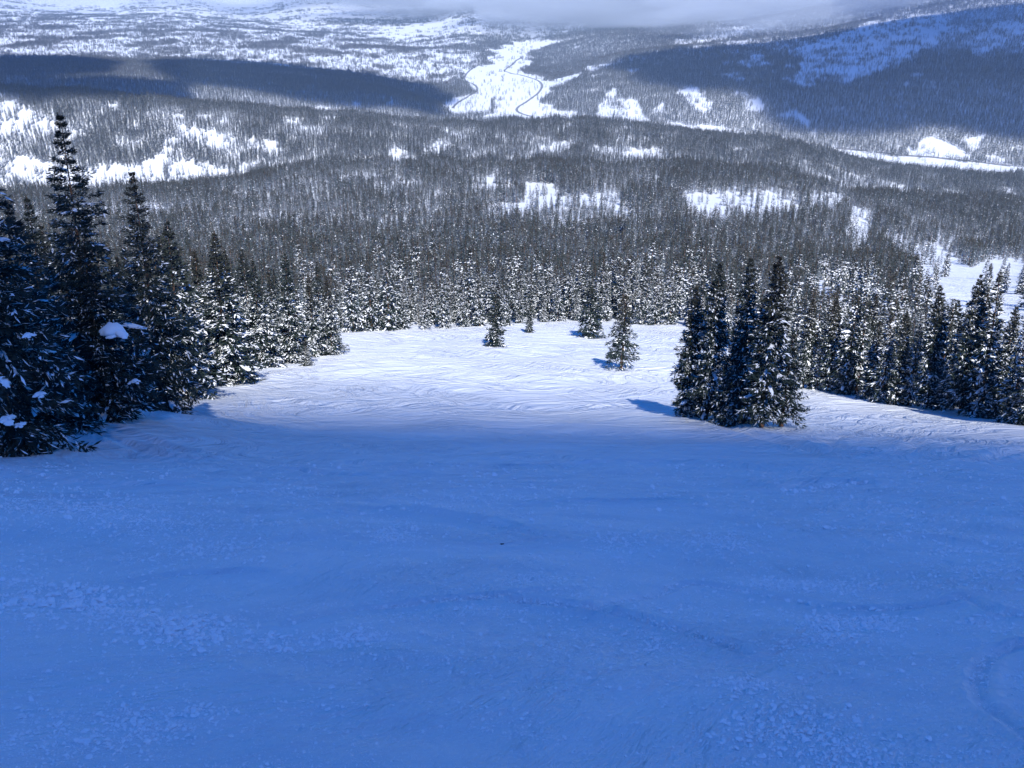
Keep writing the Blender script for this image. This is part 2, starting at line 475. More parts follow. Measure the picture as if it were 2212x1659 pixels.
# ------------------------------------------------------------------ spruces
def spruce_geometry(seed, H, R, base, nb, ns, sl, sw, snow, pads, power=0.85, droop=1.0, whorl=0, trunk_r=0.16, lumps=0.25, snow_top=0.62, padscale=1.0):
    g = np.random.default_rng(seed)
    i = np.arange(nb)
    f = np.clip((i + g.random(nb)) / nb, 0, 1)
    if whorl:
        nw = nb // whorl
        f = np.clip((i // whorl + 0.5) / nw + g.normal(0, 0.16, nb) / nw, 0.002, 0.998)
        ns = int(ns)
    h = H * (base + (0.985 - base) * f)
    az = i * 2.39996 + g.normal(0, 0.5, nb)
    lump = 1 + lumps * (2 * vnoise(az % 6.283 * 1.1, h / H * 9, seed) - 1) + lumps * 0.8 * (2 * vnoise(az % 6.283 * 0.7, h / H * 4, seed + 5) - 1)
    prof = (1 - f) ** power * (0.72 + 0.28 * sstep(0, 0.12, f))
    L = R * prof * lump * (0.72 + 0.5 * g.random(nb)) + 0.05 + 0.015 * H * (1 - f) * g.random(nb)
    el = (-0.42 + 0.85 * f ** 1.3) * droop + g.normal(0, 0.12, nb)
    dx, dy = np.cos(az), np.sin(az)
    def bpt(b, s):
        rr = L[b] * s
        return np.stack([dx[b] * rr, dy[b] * rr, h[b] + np.tan(el[b]) * rr - 0.16 * L[b] * s * s + 0.14 * L[b] * s ** 4], -1)
    # needle sprays
    n = nb * ns
    b = np.repeat(i, ns)
    s = 0.12 + 0.9 * np.sqrt(g.random(n))
    if whorl:
        s = np.where(g.random(n) < 0.25, 0.03 + 0.45 * g.random(n), s)      # the shaded inner twigs
    keep = g.random(n) < np.clip(0.35 + 0.75 * L[b] / (L.max() * 0.6), 0, 1)
    b = b[keep]; s = s[keep]; n = len(b)
    p0 = bpt(b, s)
    lat = g.normal(0, 0.17, n) * L[b] * (1.15 - 0.8 * s)
    p0[:, 0] += -dy[b] * lat; p0[:, 1] += dx[b] * lat; p0[:, 2] += -np.abs(lat) * 0.25 + g.normal(0, 0.05, n)
    yaw = az[b] + np.sign(lat) * (0.25 + 0.9 * g.random(n)) + g.normal(0, 0.25, n)
    pit = el[b] * 0.6 - 0.1 + g.normal(0, 0.34, n)
    roll = g.normal(0, 0.5, n)
    ln = sl * (0.6 + 0.8 * g.random(n)) * (0.32 + 0.68 * np.clip(L[b] / R * 1.5, 0, 1)); wd = sw * (0.6 + 0.8 * g.random(n)) * (0.5 + 0.5 * np.clip(L[b] / R * 1.5, 0, 1))
    d = np.stack([np.cos(yaw) * np.cos(pit), np.sin(yaw) * np.cos(pit), np.sin(pit)], -1)
    sd = np.stack([-np.sin(yaw), np.cos(yaw), np.zeros(n)], -1)
    up = np.cross(d, sd)
    side = sd * np.cos(roll)[:, None] + up * np.sin(roll)[:, None]
    nrm = np.cross(d, side)
    def kite(p, k, hgt):
        q0 = p + nrm * hgt; q2 = p + d * (ln * k)[:, None] + nrm * hgt
        mid = p + d * (ln * 0.45)[:, None] + nrm * (hgt - 0.12 * wd)[:, None] if np.ndim(hgt) else p + d * (ln * 0.45)[:, None] + nrm * (hgt - 0.12 * wd[:, None])
        q1 = mid + side * (wd * 0.5 * k)[:, None]; q3 = mid - side * (wd * 0.5 * k)[:, None]
        return np.stack([q0, q1, q2, q3], 1)
    kv = kite(p0, np.ones(n), 0.0)
    hf = np.clip(p0[:, 2] / H, 0, 1)
    ps = snow * (1 - sstep(snow_top, snow_top + 0.33, hf)) * (0.45 + 1.1 * vnoise(az[b] % 6.283 * 1.6 + 3, hf * 14, seed + 9)) + 0.05 * snow
    sm = (g.random(n) < ps) & (np.abs(roll) < 0.9)
    kn = kv[~sm | (g.random(n) < 0.6)]
    hfn = np.repeat(hf[~sm | False] if False else np.clip(kn[:, 0, 2] / H, 0, 1), 4)
    ks = kite(p0 + np.array([0, 0, 0.03 + 0.02 * sl]), np.full(n, 1.0), 0.0)[sm]
    # snow pads lying on the boughs
    pv, pf = [], []
    if pads:
        pb = np.nonzero(g.random(nb) < pads * (1 - sstep(snow_top, snow_top + 0.3, f)))[0]
        m = len(pb)
        s_ = 0.45 + 0.5 * g.random(m)
        c = bpt(pb, s_); c[:, 2] += 0.03
        la = (0.22 + 0.40 * g.random(m)) * (0.5 + 0.7 * L[pb] / R) * padscale; lb = la * (0.22 + 0.22 * g.random(m)); th = lb * (0.45 + 0.4 * g.random(m))
        ca, sa = dx[pb], dy[pb]
        slope = np.tan(el[pb]) - 0.3 * s_ + 0.5 * s_ ** 3
        base_i = 0
        rings = []
        for (rad, zz) in ((1.0, -0.25), (0.92, 0.35), (0.55, 0.85)):
            for k in range(7):
                a = 2 * math.pi * k / 7
                j = rad * (0.8 + 0.4 * g.random(m))
                ex, ey = np.cos(a) * la * j, np.sin(a) * lb * j
                rings.append(np.stack([c[:, 0] + ca * ex - sa * ey, c[:, 1] + sa * ex + ca * ey, c[:, 2] + slope * ex * 0.8 + zz * th], -1))
        rings.append(c + np.stack([0 * th, 0 * th, th], -1))
        P = np.stack(rings, 1)                      # m x 22 x 3
        fl = []
        for r_ in range(2):
            for k in range(7):
                k2 = (k + 1) % 7
                fl += [(r_*7+k, r_*7+k2, r_*7+7+k2), (r_*7+k, r_*7+7+k2, r_*7+7+k)]
        fl += [(14 + k, 14 + (k + 1) % 7, 21) for k in range(7)]
        fl = np.array(fl)
        pv = P.reshape(-1, 3)
        pf = (np.arange(m)[:, None, None] * 22 + fl[None]).reshape(-1, 3)
    # trunk
    tv, tf = [], []
    zs = np.array([-0.6, 0.0, 0.05, 0.2, 0.5, 0.8, 1.0]) * H; zs[0] = -0.8
    rs = np.array([1.35, 1.2, 1.0, 0.85, 0.5, 0.2, 0.03]) * trunk_r
    bend = g.normal(0, 0.012 * H, 2)
    for z, r in zip(zs, rs):
        o = bend * np.sin(max(z, 0) / H * math.pi)
        for k in range(8):
            a = k * math.pi / 4
            tv.append((o[0] * 0.5 + r * math.cos(a), o[1] * 0.5 + r * math.sin(a), z))
    for j in range(len(zs) - 1):
        for k in range(8):
            tf.append((j*8+k, j*8+(k+1) % 8, j*8+8+(k+1) % 8, j*8+8+k))
    return dict(kn=kn, hfn=hfn, ks=ks, pv=np.asarray(pv).reshape(-1, 3), pf=np.asarray(pf, int).reshape(-1, 3), tv=np.array(tv), tf=np.array(tf), H=H, R=R)

def kites_faces(k):
    q = np.arange(len(k) * 4).reshape(-1, 4)
    return np.concatenate([q[:, [0, 1, 2]], q[:, [0, 2, 3]]])

def set_hf(me, vals):
    a = me.attributes.new('hf', 'FLOAT', 'POINT')
    a.data.foreach_set('value', np.asarray(vals, np.float32))

class Kind: pass

def spruce_kind(name, **kw):
    g = spruce_geometry(**kw)
    k = Kind(); k.H = g['H']; k.R = g['R']
    f = kites_faces(g['kn'])
    k.crown = mesh_from(name + '_crown', g['kn'].reshape(-1, 3), f, np.full(len(f), 3), [M_NEEDLE])
    set_hf(k.crown, g['hfn'])
    f = kites_faces(g['ks'])
    v = g['ks'].reshape(-1, 3)
    f = np.concatenate([f, g['pf'] + len(v)]); v = np.concatenate([v, g['pv']])
    k.snow = mesh_from(name + '_snow', v, f, np.full(len(f), 3), [M_SNOW])
    k.trunk = mesh_from(name + '_trunk', g['tv'], g['tf'], np.full(len(g['tf']), 4), [M_BARK], smooth=True)
    return k

def joined_spruces(name, specs):
    """one mesh of one or several small spruces for the mass of the forest; specs: (x, y, scale, kwargs)"""
    V, Fc, MI, HF = [], [], [], []
    o = 0
    for (x, y, sc, kw) in specs:
        g = spruce_geometry(**kw)
        off = np.array([x, y, 0])
        for (v, f, mi, hf) in ((g['kn'].reshape(-1, 3), kites_faces(g['kn']), 0, g['hfn']),
                               (g['ks'].reshape(-1, 3), kites_faces(g['ks']), 1, np.zeros(len(g['ks']) * 4)),
                               (g['tv'], np.concatenate([g['tf'][:, [0, 1, 2]], g['tf'][:, [0, 2, 3]]]), 2, np.zeros(len(g['tv'])))):
            V.append(v * sc + off); Fc.append(f + o); MI.append(np.full(len(f), mi)); HF.append(hf)
            o += len(v)
    V = np.concatenate(V); Fc = np.concatenate(Fc); MI = np.concatenate(MI)
    me = mesh_from(name, V, Fc, np.full(len(Fc), 3), [M_FROST, M_SNOW, M_BARK], MI)
    set_hf(me, np.concatenate(HF))
    return bpy.data.objects.new(name, me)        # a source for the forest, stands nowhere itself

near_full = [spruce_kind('bushy_spruce', seed=11 + i, H=15, R=3.0, base=0.03, nb=216, ns=125, sl=0.38, sw=0.09, snow=0.09, pads=0.12, power=1.0, lumps=0.3, padscale=1.2, whorl=6) for i in range(3)]
left_full = [spruce_kind('snowy_spruce', seed=31 + i, H=14, R=2.4, base=0.02, nb=216, ns=72, sl=0.40, sw=0.12, snow=0.24, pads=0.26, power=0.95, lumps=0.3, padscale=0.8, snow_top=0.5, whorl=6) for i in range(4)]
slim = [spruce_kind('slim_spruce', seed=51 + i, H=13, R=1.6, base=0.02 + 0.03 * i, nb=204, ns=74, sl=0.38, sw=0.115, snow=0.16, pads=0.20, power=0.72, lumps=0.3, snow_top=0.65, padscale=0.8, whorl=6) for i in range(4)]
lone = [spruce_kind('lone_spruce', seed=71 + i, H=10, R=(1.75, 1.6)[i], base=(0.16, 0.05)[i], nb=150, ns=(56, 76)[i], sl=0.38, sw=0.105, snow=0.09, pads=0.12, power=0.7, lumps=0.4, trunk_r=0.2, padscale=0.7, whorl=5) for i in range(2)]
bush = [spruce_kind('round_spruce', seed=81, H=9, R=2.2, base=0.0, nb=200, ns=32, sl=0.42, sw=0.17, snow=0.14, pads=0.14, power=0.55, lumps=0.25, padscale=0.7, whorl=6)]
edge = [spruce_kind('edge_spruce', seed=91 + i, H=11, R=1.6 + 0.15 * (i % 3), base=0.01, nb=168, ns=28, sl=0.50, sw=0.15, snow=0.24, pads=0.25, power=0.85, lumps=0.3, snow_top=0.68, padscale=0.9, whorl=6) for i in range(5)]
small_kinds = [spruce_kind('forest_spruce', seed=111 + i, H=11, R=1.35 + 0.12 * (i % 3), base=0.02, nb=140, ns=10, sl=0.65, sw=0.28, snow=0.30, pads=0.22, power=0.85, lumps=0.3, snow_top=0.6, padscale=1.2, whorl=5) for i in range(5)]

KINDS = []
def place_spruce(kind, x, y, height, label, group, wide=1.0, rot=None, sink=0.0, tilt=0.0):
    s = height / kind.H
    o = bpy.data.objects.new('spruce_tree', None)
    C.objects.link(o)
    o.empty_display_size = 0.3
    o.location = (x, y, float(ground(x, y)) - 0.05 - sink)
    o.rotation_euler = (random.gauss(0, 0.015) + tilt, random.gauss(0, 0.015), random.uniform(0, 6.28) if rot is None else rot)
    o.scale = (s * wide, s * wide, s)
    o['label'] = label; o['category'] = 'tree'
    if group: o['group'] = group
    for nm, me in (('trunk', kind.trunk), ('crown', kind.crown), ('snow', kind.snow)):
        c = bpy.data.objects.new(nm, me); C.objects.link(c); c.parent = o
        if nm == 'snow': c['kind'] = 'stuff'
    return o

ANCHORS = []
taken = []                       # (x, y, radius) of trees already standing
def stand(kind, u, vb, vt, label, group, wide=1.0, y=None, mix=None, **kw):
    """a tree whose foot is seen at (u, vb) and whose tip at vt"""
    if y is None:
        x, yy, z = on_ground(u, vb); x, yy, z = float(x[0]), float(yy[0]), float(z[0])
    else:
        yy = y; x = float(ray(u, vb)[0]) * y; z = float(ground(x, y))
    m_ = 0.5 if mix is None else mix
    x = yy * float((1 - m_) * ray(u, vb)[0] + m_ * ray(u, vt)[0])
    z = float(ground(x, yy))
    f = float(ray(u, vt)[1])
    top = CAM_H - f * yy
    height = max(top - z, 2.0)
    taken.append((x, yy, 1.2, height))
    return place_spruce(kind, x, yy, height, label, group, wide, **kw)

G_LEFT = 'spruces along the shaded edge of the run'
G_CL = 'clump of spruces standing on the run'
G_LONE = 'lone spruces on the open snow'
G_FAR = 'spruces along the far treeline'
G_RIGHT = 'spruces edging the run beyond the clump'
# the shaded edge, nearest first
stand(near_full[0], -48, 985, 60, 'dark shaded spruce cut by the picture edge, snow lumps on its low boughs', G_LEFT, 0.92, y=41, mix=0.5)
stand(near_full[1], 128, 890, 232, 'tall dark spruce with ragged pointed top standing in front of the meadow', G_LEFT, 1.0, y=53, mix=0.9)
stand(near_full[2], 205, 885, 520, 'broad dark spruce carrying one big rounded snow lump', G_LEFT, 1.15, y=52)
stand(near_full[0], 58, 900, 430, 'shorter dark spruce squeezed between the edge-cut one and the ragged-topped one', G_LEFT, 1.25, y=48)
stand(near_full[2], 290, 880, 362, 'tall spruce with narrow tip behind the broad dark spruce with the snow lump', G_LEFT, 1.0, y=66, mix=0.9)
stand(left_full[0], 378, 862, 470, 'snow-laden spruce with bright white foot at the edge of the cloud shadow', G_LEFT, 1.2)
stand(left_full[1], 335, 840, 560, 'mid-height spruce wedged between the tall narrow-tipped one and the white-footed one', G_LEFT, 1.1)
stand(left_full[2], 470, 826, 498, 'wide snow-flecked spruce with brownish top on the shaded edge', G_LEFT, 1.3)
stand(left_full[3], 515, 818, 660, 'short snowy spruce reaching lowest onto the run with snow-covered skirt', G_LEFT, 1.3)
stand(left_full[1], 555, 795, 560, 'grey-green spruce with snow on its lower half just past the short snowy one', G_LEFT, 1.1)
stand(left_full[0], 622, 782, 542, 'spruce with red-brown top beside a snow-capped shrub', G_LEFT, 1.05)
stand(left_full[3], 660, 790, 735, 'squat snow-capped young spruce with bare orange stem at the run edge', G_LEFT, 1.5)
stand(left_full[2], 672, 768, 590, 'brown-topped spruce leaning over the squat snow-capped one', G_LEFT, 0.95)
stand(left_full[0], 712, 764, 592, 'last dark spruce of the shaded edge where it meets the white run', G_LEFT, 1.05)
stand(left_full[1], 690, 752, 560, 'slender spruce directly behind the last dark spruce of the edge', G_LEFT, 0.9)
stand(left_full[3], 430, 800, 540, 'snowy spruce filling the gap between white-footed and brownish-topped spruces', G_LEFT, 1.1)
stand(left_full[0], 590, 765, 575, 'spruce in second row behind the red-brown topped one', G_LEFT, 0.9)
# the clump
stand(slim[1], 1497, 900, 612, 'shorter snow-flecked spruce on the outer side of the clump, orange stem foot showing', G_CL, 1.05)
stand(slim[2], 1538, 905, 560, 'second spruce of the clump with thin pointed top and pale lower boughs', G_CL, 0.85)
stand(lone[1], 1577, 915, 690, 'thin understorey spruce inside the clump with a bare stem', G_CL, 0.8)
stand(slim[0], 1610, 917, 552, 'tall dark spruce in the middle of the clump', G_CL, 0.85)
stand(slim[3], 1662, 924, 545, 'tallest and fullest spruce of the clump', G_CL, 1.0)
stand(lone[0], 1697, 922, 720, 'small spruce at the clump edge with a bare orange trunk', G_CL, 1.1)
# lone trees
stand(lone[1], 1070, 748, 634, 'lone dark spruce with ragged low boughs farther down the open run', G_LONE, 1.1)
stand(lone[1], 1144, 719, 652, 'smallest lone spruce near the far treeline', G_LONE, 0.85)
stand(bush[0], 1276, 729, 617, 'round bushy spruce in front of the far treeline', G_LONE, 1.05)
stand(lone[0], 1345, 797, 634, 'lone spruce with bare orange trunk and a shadow beside it', G_LONE, 1.1)

ORDN = 'first second third fourth fifth sixth seventh eighth ninth tenth eleventh twelfth thirteenth fourteenth fifteenth sixteenth seventeenth'.split()
for u, nm in ((128, 'tall ragged-topped dark spruce'), (290, 'tall narrow-tipped spruce of the shaded edge'), (378, 'white-footed spruce'), (470, 'wide brownish-topped spruce'), (555, 'grey-green spruce'), (622, 'red-brown topped spruce'), (712, 'last spruce of the shaded edge')):
    ANCHORS.append((float(ray(u, 800)[0]), 'shade', nm))
# front row of the far treeline and of the forest edge beyond the clump
row = [(760, 716, 560), (800, 714, 578), (838, 713, 560), (870, 711, 618), (918, 711, 640), (955, 709, 600), (1000, 706, 620), (1035, 704, 612), (1095, 702, 612), (1122, 698, 620), (1175, 695, 640), (1205, 694, 600),
       (1245, 692, 625), (1310, 694, 612), (1385, 700, 612), (1418, 701, 590), (1450, 700, 588)]
for q, (u, vb, vt) in enumerate(row):
    ANCHORS.append((float(ray(u, vb)[0]), 'far', '%s spruce of the far treeline' % ORDN[q]))
    stand(edge[q % 5], u, vb, vt, 'snowy spruce at the foot of the far treeline, %s from the shaded edge' % ('first second third fourth fifth sixth seventh eighth ninth tenth eleventh twelfth thirteenth fourteenth fifteenth sixteenth seventeenth'.split()[q]), G_FAR, 1.05)
row = [(1745, 838, 640), (1772, 842, 700), (1800, 845, 640), (1838, 850, 625), (1862, 852, 640), (1888, 862, 690), (1915, 868, 680), (1945, 874, 690), (1975, 876, 700), (2020, 882, 612), (2060, 886, 690), (2098, 893, 590), (2112, 880, 620),
       (2142, 898, 585), (2170, 904, 655), (2203, 914, 680), (2240, 920, 620)]
for q, (u, vb, vt) in enumerate(row):
    ANCHORS.append((float(ray(u, vb)[0]), 'clump', '%s spruce of the edge past the clump' % ORDN[q]))
    stand((slim + edge)[(q * 5 + 2) % 9], u, vb, vt, 'tall spruce on the forest edge past the clump, %s along from the clump' % ('first second third fourth fifth sixth seventh eighth ninth tenth eleventh twelfth thirteenth fourteenth fifteenth sixteenth seventeenth'.split()[q]), G_RIGHT, 0.9)

# ------------------------------------------------------------------ where the forest stands
EDGE = [(-400, 960), (0, 905), (200, 885), (350, 872), (420, 838), (500, 812), (590, 776), (670, 752), (740, 732), (752, 712), (880, 709), (1050, 700), (1240, 690), (1460, 697), (1560, 740), (1640, 790), (1740, 832), (1830, 846), (1930, 868), (2060, 884), (2212, 912), (2600, 985)]
ex, ey, ez = on_ground([p[0] for p in EDGE], [p[1] for p in EDGE])
edge_t = ex / ey
CLEAR = [
    [(1050, 375), (1080, 366), (1082, 392), (1055, 396)],
    [(1128, 395), (1218, 395), (1200, 410), (1150, 416), (1135, 432)],
    [(1000, 460), (1090, 443), (1190, 428), (1330, 420), (1332, 432), (1180, 442), (1060, 454)],
    [(1470, 438), (1490, 410), (1520, 418), (1640, 418), (1720, 424), (1860, 414), (1800, 430), (1740, 432), (1640, 440), (1560, 436), (1500, 440)],
    [(1832, 450), (1868, 452), (1888, 480), (1868, 525), (1832, 508), (1852, 480)],
    [(1910, 512), (1930, 500), (1988, 540), (1982, 552), (1925, 530)],
    [(1985, 535), (2030, 518), (2066, 552), (2100, 580), (2145, 552), (2230, 570), (2230, 690), (2150, 640), (2080, 640), (1990, 655), (1985, 620), (2010, 600), (1975, 570)],
    [(2000, 600), (2100, 615), (2230, 600), (2230, 720), (2150, 690), (2040, 655)],
    [(1736, 602), (1800, 605), (1892, 622), (1885, 638), (1780, 627)],
    [(-50, 225), (40, 218), (75, 250), (125, 262), (110, 280), (70, 262), (40, 280), (-50, 268)],
    [(5, 352), (40, 335), (90, 346), (130, 360), (300, 358), (400, 342), (440, 356), (525, 368), (400, 385), (280, 395), (200, 402), (20, 375)],
    [(383, 270), (420, 277), (500, 290), (512, 308), (460, 306), (400, 292)],
    [(548, 298), (612, 315), (606, 328), (560, 312)],
    [(925, 304), (966, 308), (966, 316), (930, 317)],
    [(845, 320), (888, 326), (884, 334), (850, 330)],
    [(1352, 318), (1392, 322), (1430, 320), (1428, 336), (1400, 330), (1350, 326)],
]

def los_seen(x, y, top, slack):
    """is a point this high above the ground seen over the land in front of it (with slack for a step aside)"""
    ok = np.ones(len(x), bool)
    gt = np.linspace(-0.75, 0.75, 121); gy = np.exp(np.linspace(math.log(20), math.log(20000), 700))
    A, B = np.meshgrid(gt, gy, indexing='ij')
    s = (ground(A * B, B) - CAM_H) / B
    s = np.maximum.accumulate(s, axis=1)
    ti = np.clip(np.round((x / y + 0.75) / 1.5 * 120).astype(int), 0, 120)
    yi = np.clip(np.searchsorted(gy, y * 0.985) - 1, 0, 699)
    return (ground(x, y) + top - CAM_H) / y > s[ti, yi] - slack

def scatter(y0, y1, sp, tmax):
    """jittered grid of places between two distances"""
    xs = np.arange(-tmax * y1, tmax * y1, sp); ys = np.arange(y0, y1, sp)
    X, Y = np.meshgrid(xs, ys)
    X = (X + (np.arange(len(ys)) % 2)[:, None] * sp * 0.5 + rng.uniform(-0.42, 0.42, X.shape) * sp).ravel()
    Y = (Y + rng.uniform(-0.42, 0.42, Y.shape) * sp).ravel()
    k = (np.abs(X) < tmax * Y) & (Y > y0) & (Y < y1)
    return X[k], Y[k]

P = []        # all forest places: x, y, height, width factor
# A: up to 700 m
X, Y = scatter(60, 700, 3.9, 0.74)
lim = np.interp(X / Y, edge_t, ey)
k = Y > lim + 1.0 + 2.0 * vnoise(X / 6, Y / 6, 77)
X, Y = X[k], Y[k]
Ht = (8.5 + 3.5 * sstep(150, 600, Y)) * (0.55 + 0.75 * rng.random(len(X)) ** 0.9) * np.clip(1 + 0.5 * fbm(X / 28, Y / 40, 93, 3), 0.7, np.where(X / Y > 0.2, 1.0, 1.25))
k2 = rng.random(len(X)) > 0.42 * sstep(250, 450, Y)
X, Y, Ht = X[k2], Y[k2], Ht[k2]
Ht = np.where((X / Y < -0.1) & (Y < 160), Ht * 1.25, Ht)
tk = np.array([(a, b, c) for a, b, c, _ in taken])
d2 = (X[:, None] - tk[None, :, 0]) ** 2 + (Y[:, None] - tk[None, :, 1]) ** 2
k = (d2 > 1.9 ** 2).all(1)
P.append(np.stack([X[k], Y[k], Ht[k]], 1))
# B: on to 2600 m
X, Y = scatter(700, 2600, 5.6, 0.53)
stand_n = fbm(X / 55, Y / 80, 91, 3)          # old and young stands, dense and thin ones
k2 = rng.random(len(X)) < 0.80 + 0.5 * sstep(1600, 1750, Y) * (1 - sstep(-0.22, -0.10, X / Y)) + 1.1 * fbm(X / 30, Y / 55, 92, 3)
X, Y, stand_n = X[k2], Y[k2], stand_n[k2]
Ht = (11.5 + 3.0 * sstep(700, 1500, Y)) * (0.55 + 0.75 * rng.random(len(X)) ** 0.9) * np.clip(1 + 0.7 * stand_n, 0.65, 1.35)
P.append(np.stack([X, Y, Ht], 1))
P = np.concatenate(P)
u0, v0 = to_grid(P[:, 0], P[:, 1], ground(P[:, 0], P[:, 1]))
u1, v1 = to_grid(P[:, 0], P[:, 1], ground(P[:, 0], P[:, 1]) + P[:, 2])
keep = np.ones(len(P), bool)
isl = fbm(P[:, 0] / 14, P[:, 1] / 40, 47, 2)
jit = rng.random(len(P))
wob_u = fbm(P[:, 0] / 18, P[:, 1] / 30, 43, 2) * 24 + rng.normal(0, 4, len(P)); wob_v = fbm(P[:, 0] / 22, P[:, 1] / 50, 44, 2) * 8 + rng.normal(0, 1.5, len(P))
for ci, poly in enumerate(CLEAR):
    hit = np.zeros(len(P), bool)
    for q in (0.0, 0.35, 0.7, 0.9):
        hit |= inpoly(u0 + wob_u, v0 + (v1 - v0) * q + wob_v, poly)
    keep &= ~hit | (jit < (0.02 if ci != 10 else 0.06)) | ((isl > {6: 0.6, 7: 0.7, 9: 0.15, 10: 0.2}.get(ci, 0.25)) & (jit < 0.5))
# thin spots; many on the hill behind the meadow
gap = fbm(P[:, 0] / 45, P[:, 1] / 60, 41, 3)
on_left = sstep(1600, 1750, P[:, 1]) * (1 - sstep(-0.18, -0.05, P[:, 0] / P[:, 1])) * sstep(225, 262, v0)
keep &= gap < 0.50 - 0.10 * on_left + 0.1 * rng.random(len(P))
keep &= los_seen(P[:, 0], P[:, 1], P[:, 2], 0.004 + 0.6 / P[:, 1])
P = P[keep]

# C: beyond the near ridges
WHITE = [
    [(965, 215), (1000, 204), (1040, 197), (1075, 212), (1050, 240), (985, 242)],
    [(1010, 180), (1010, 155), (1060, 130), (1130, 112), (1165, 128), (1120, 150), (1185, 178), (1210, 165), (1260, 158), (1215, 185), (1190, 195), (1160, 222), (1250, 250), (1260, 262), (1050, 255), (1080, 215), (1040, 195)],
    [(1400, 262), (1480, 270), (1560, 277), (1640, 293), (1720, 303), (1800, 315), (1900, 333), (2060, 345), (2230, 366), (2230, 392), (2080, 378), (1870, 352), (1700, 312), (1500, 284)],
    [(1960, 336), (1990, 318), (2025, 294), (2060, 312), (2105, 345)],
    [(2080, 298), (2120, 290), (2110, 330), (2085, 320)],
    [(1900, 30), (960, 90), (900, 80), (860, 66), (1000, 40), (1060, 30)] and [(800, 78), (870, 55), (960, 40), (1000, 50), (960, 70), (880, 85)],
    [(1050, 110), (1100, 95), (1180, 85), (1230, 88), (1180, 100), (1120, 125), (1060, 130)],
    [(1260, 150), (1300, 138), (1340, 130), (1300, 145), (1275, 158)],
]
OPEN = [
    [(1590, 132), (1640, 122), (1680, 138), (1640, 150), (1600, 142)],
    [(1710, 110), (1760, 92), (1850, 58), (1960, 20), (2060, 30), (2080, 70), (2010, 110), (1930, 140), (1850, 170), (1800, 182), (1740, 160)],
    [(1720, 160), (1760, 165), (1780, 190), (1740, 190)],
    [(2080, 90), (2180, 40), (2230, 60), (2120, 130)],
    [(1440, 95), (1540, 70), (1700, 40), (1690, 60), (1560, 92), (1460, 104)],
]
GLADE = [
    [(1285, 245), (1300, 215), (1330, 190), (1345, 215), (1340, 255), (1300, 262)],
    [(1340, 260), (1350, 215), (1370, 205), (1400, 240), (1410, 262), (1370, 262)],
    [(1420, 235), (1440, 218), (1450, 230), (1430, 248)],
    [(1480, 200), (1500, 190), (1520, 225), (1540, 218), (1510, 255), (1490, 240)],
    [(1560, 205), (1600, 198), (1640, 220), (1650, 240), (1610, 240), (1600, 215)],
    [(1680, 255), (1720, 240), (1725, 250), (1690, 265)],
]
def far_cover(u, v, x, y):
    n1 = fbm(x / 160, y / 260, 51, 4)
    n2 = fbm(x / 50, y / 90, 61, 3)
    c = np.full(len(u), 0.93)
    u = u + fbm(x / 120, y / 200, 63, 3) * 30; v = v + fbm(x / 90, y / 220, 64, 3) * 9
    left_open = sstep(4700, 5000, y) * (1 - sstep(1000, 1060, u))
    belts = 0.14 + 0.78 * sstep(0.06, 0.24, n1 + 0.35 * n2)
    belts = np.where((v > 30) & (v < 55) & (u > 700), 0.85, belts)
    c = c * (1 - left_open) + left_open * belts
    hillmid = (y > 8200) & (u > 940) & (u < 1260)
    c = np.where(hillmid, 0.15 + 0.7 * sstep(0.0, 0.2, n1), c)
    for p in GLADE: c = np.where(inpoly(u, v, p), np.where(n2 > 0.05, 0.5, 0.04), c)
    for p in OPEN: c = np.where(inpoly(u, v, p), 0.10 + 0.55 * sstep(0.05, 0.3, n2), c)
    for p in WHITE: c = np.where(inpoly(u, v, p), 0.02 + 0.12 * (n2 > 0.32), c)
    c = np.where((y > 11500) & (u < 900), np.where(n1 > 0.15, 0.4, 0.02), c)
    right_high = (u > 1500) & (v < 110)
    c = np.where(right_high, np.minimum(c, 0.55), c)
    c = np.where(n2 + 0.3 * n1 > 0.55, c * 0.1, c)
    return c

FAR = []
for (y0, y1, sp, kind_) in ((2600, 4800, 7.2, 1), (4800, 8200, 15.0, 2), (8200, 15000, 36.0, 3)):
    X, Y = scatter(y0, y1, sp, 0.52)
    k = np.zeros(len(X), bool)
    Z = ground(X, Y)
    u, v = to_grid(X, Y, Z)
    k = rng.random(len(X)) < far_cover(u, v, X, Y)
    k &= (u > -60) & (u < 2280) & (v > -60)
    X, Y = X[k], Y[k]
    k = los_seen(X, Y, np.full(len(X), 15.0), 0.003)
    X, Y = X[k], Y[k]
    Ht = 15 * (0.65 + 0.6 * rng.random(len(X)))
    FAR.append((kind_, X, Y, Ht))

# ------------------------------------------------------------------ the largest forest trees stand as things of their own
cand = P[P[:, 1] < 420]
order = np.argsort(cand[:, 1])
buf = np.zeros((768, 1024), bool)
def paint(x, y, h, w):
    z = float(ground(x, y))
    ub, vb = to_grid(x, y, z); ut, vt = to_grid(x, y, z + h)
    ub *= K; vb *= K; vt *= K
    hw = w * F / y * 0.9
    r0, r1_ = int(max(vt, 0)), int(min(vb, 767))
    cnt = 0
    for r in range(r0, r1_ + 1):
        q = hw * (r - vt) / max(vb - vt, 1) * 0.8 + 0.4
        a, b_ = int(max(ub - q, 0)), int(min(ub + q + 1, 1024))
        if b_ > a:
            seg = buf[r, a:b_]
            cnt += (b_ - a) - int(seg.sum()); seg[:] = True
    return cnt
allc = [(p[1], p[0], p[2], i) for i, p in enumerate(cand)] + [(t[1], t[0], t[3], -1) for t in taken]
allc.sort()
seen = np.zeros(len(cand))
for (y, x, h, i) in allc:
    c_ = paint(x, y, h, h * 0.15)
    if i >= 0: seen[i] = c_
n_solo = 300 - len(taken)
solo = np.argsort(-seen)[:n_solo]
solo = solo[seen[solo] > 12]
is_solo = np.zeros(len(P), bool)
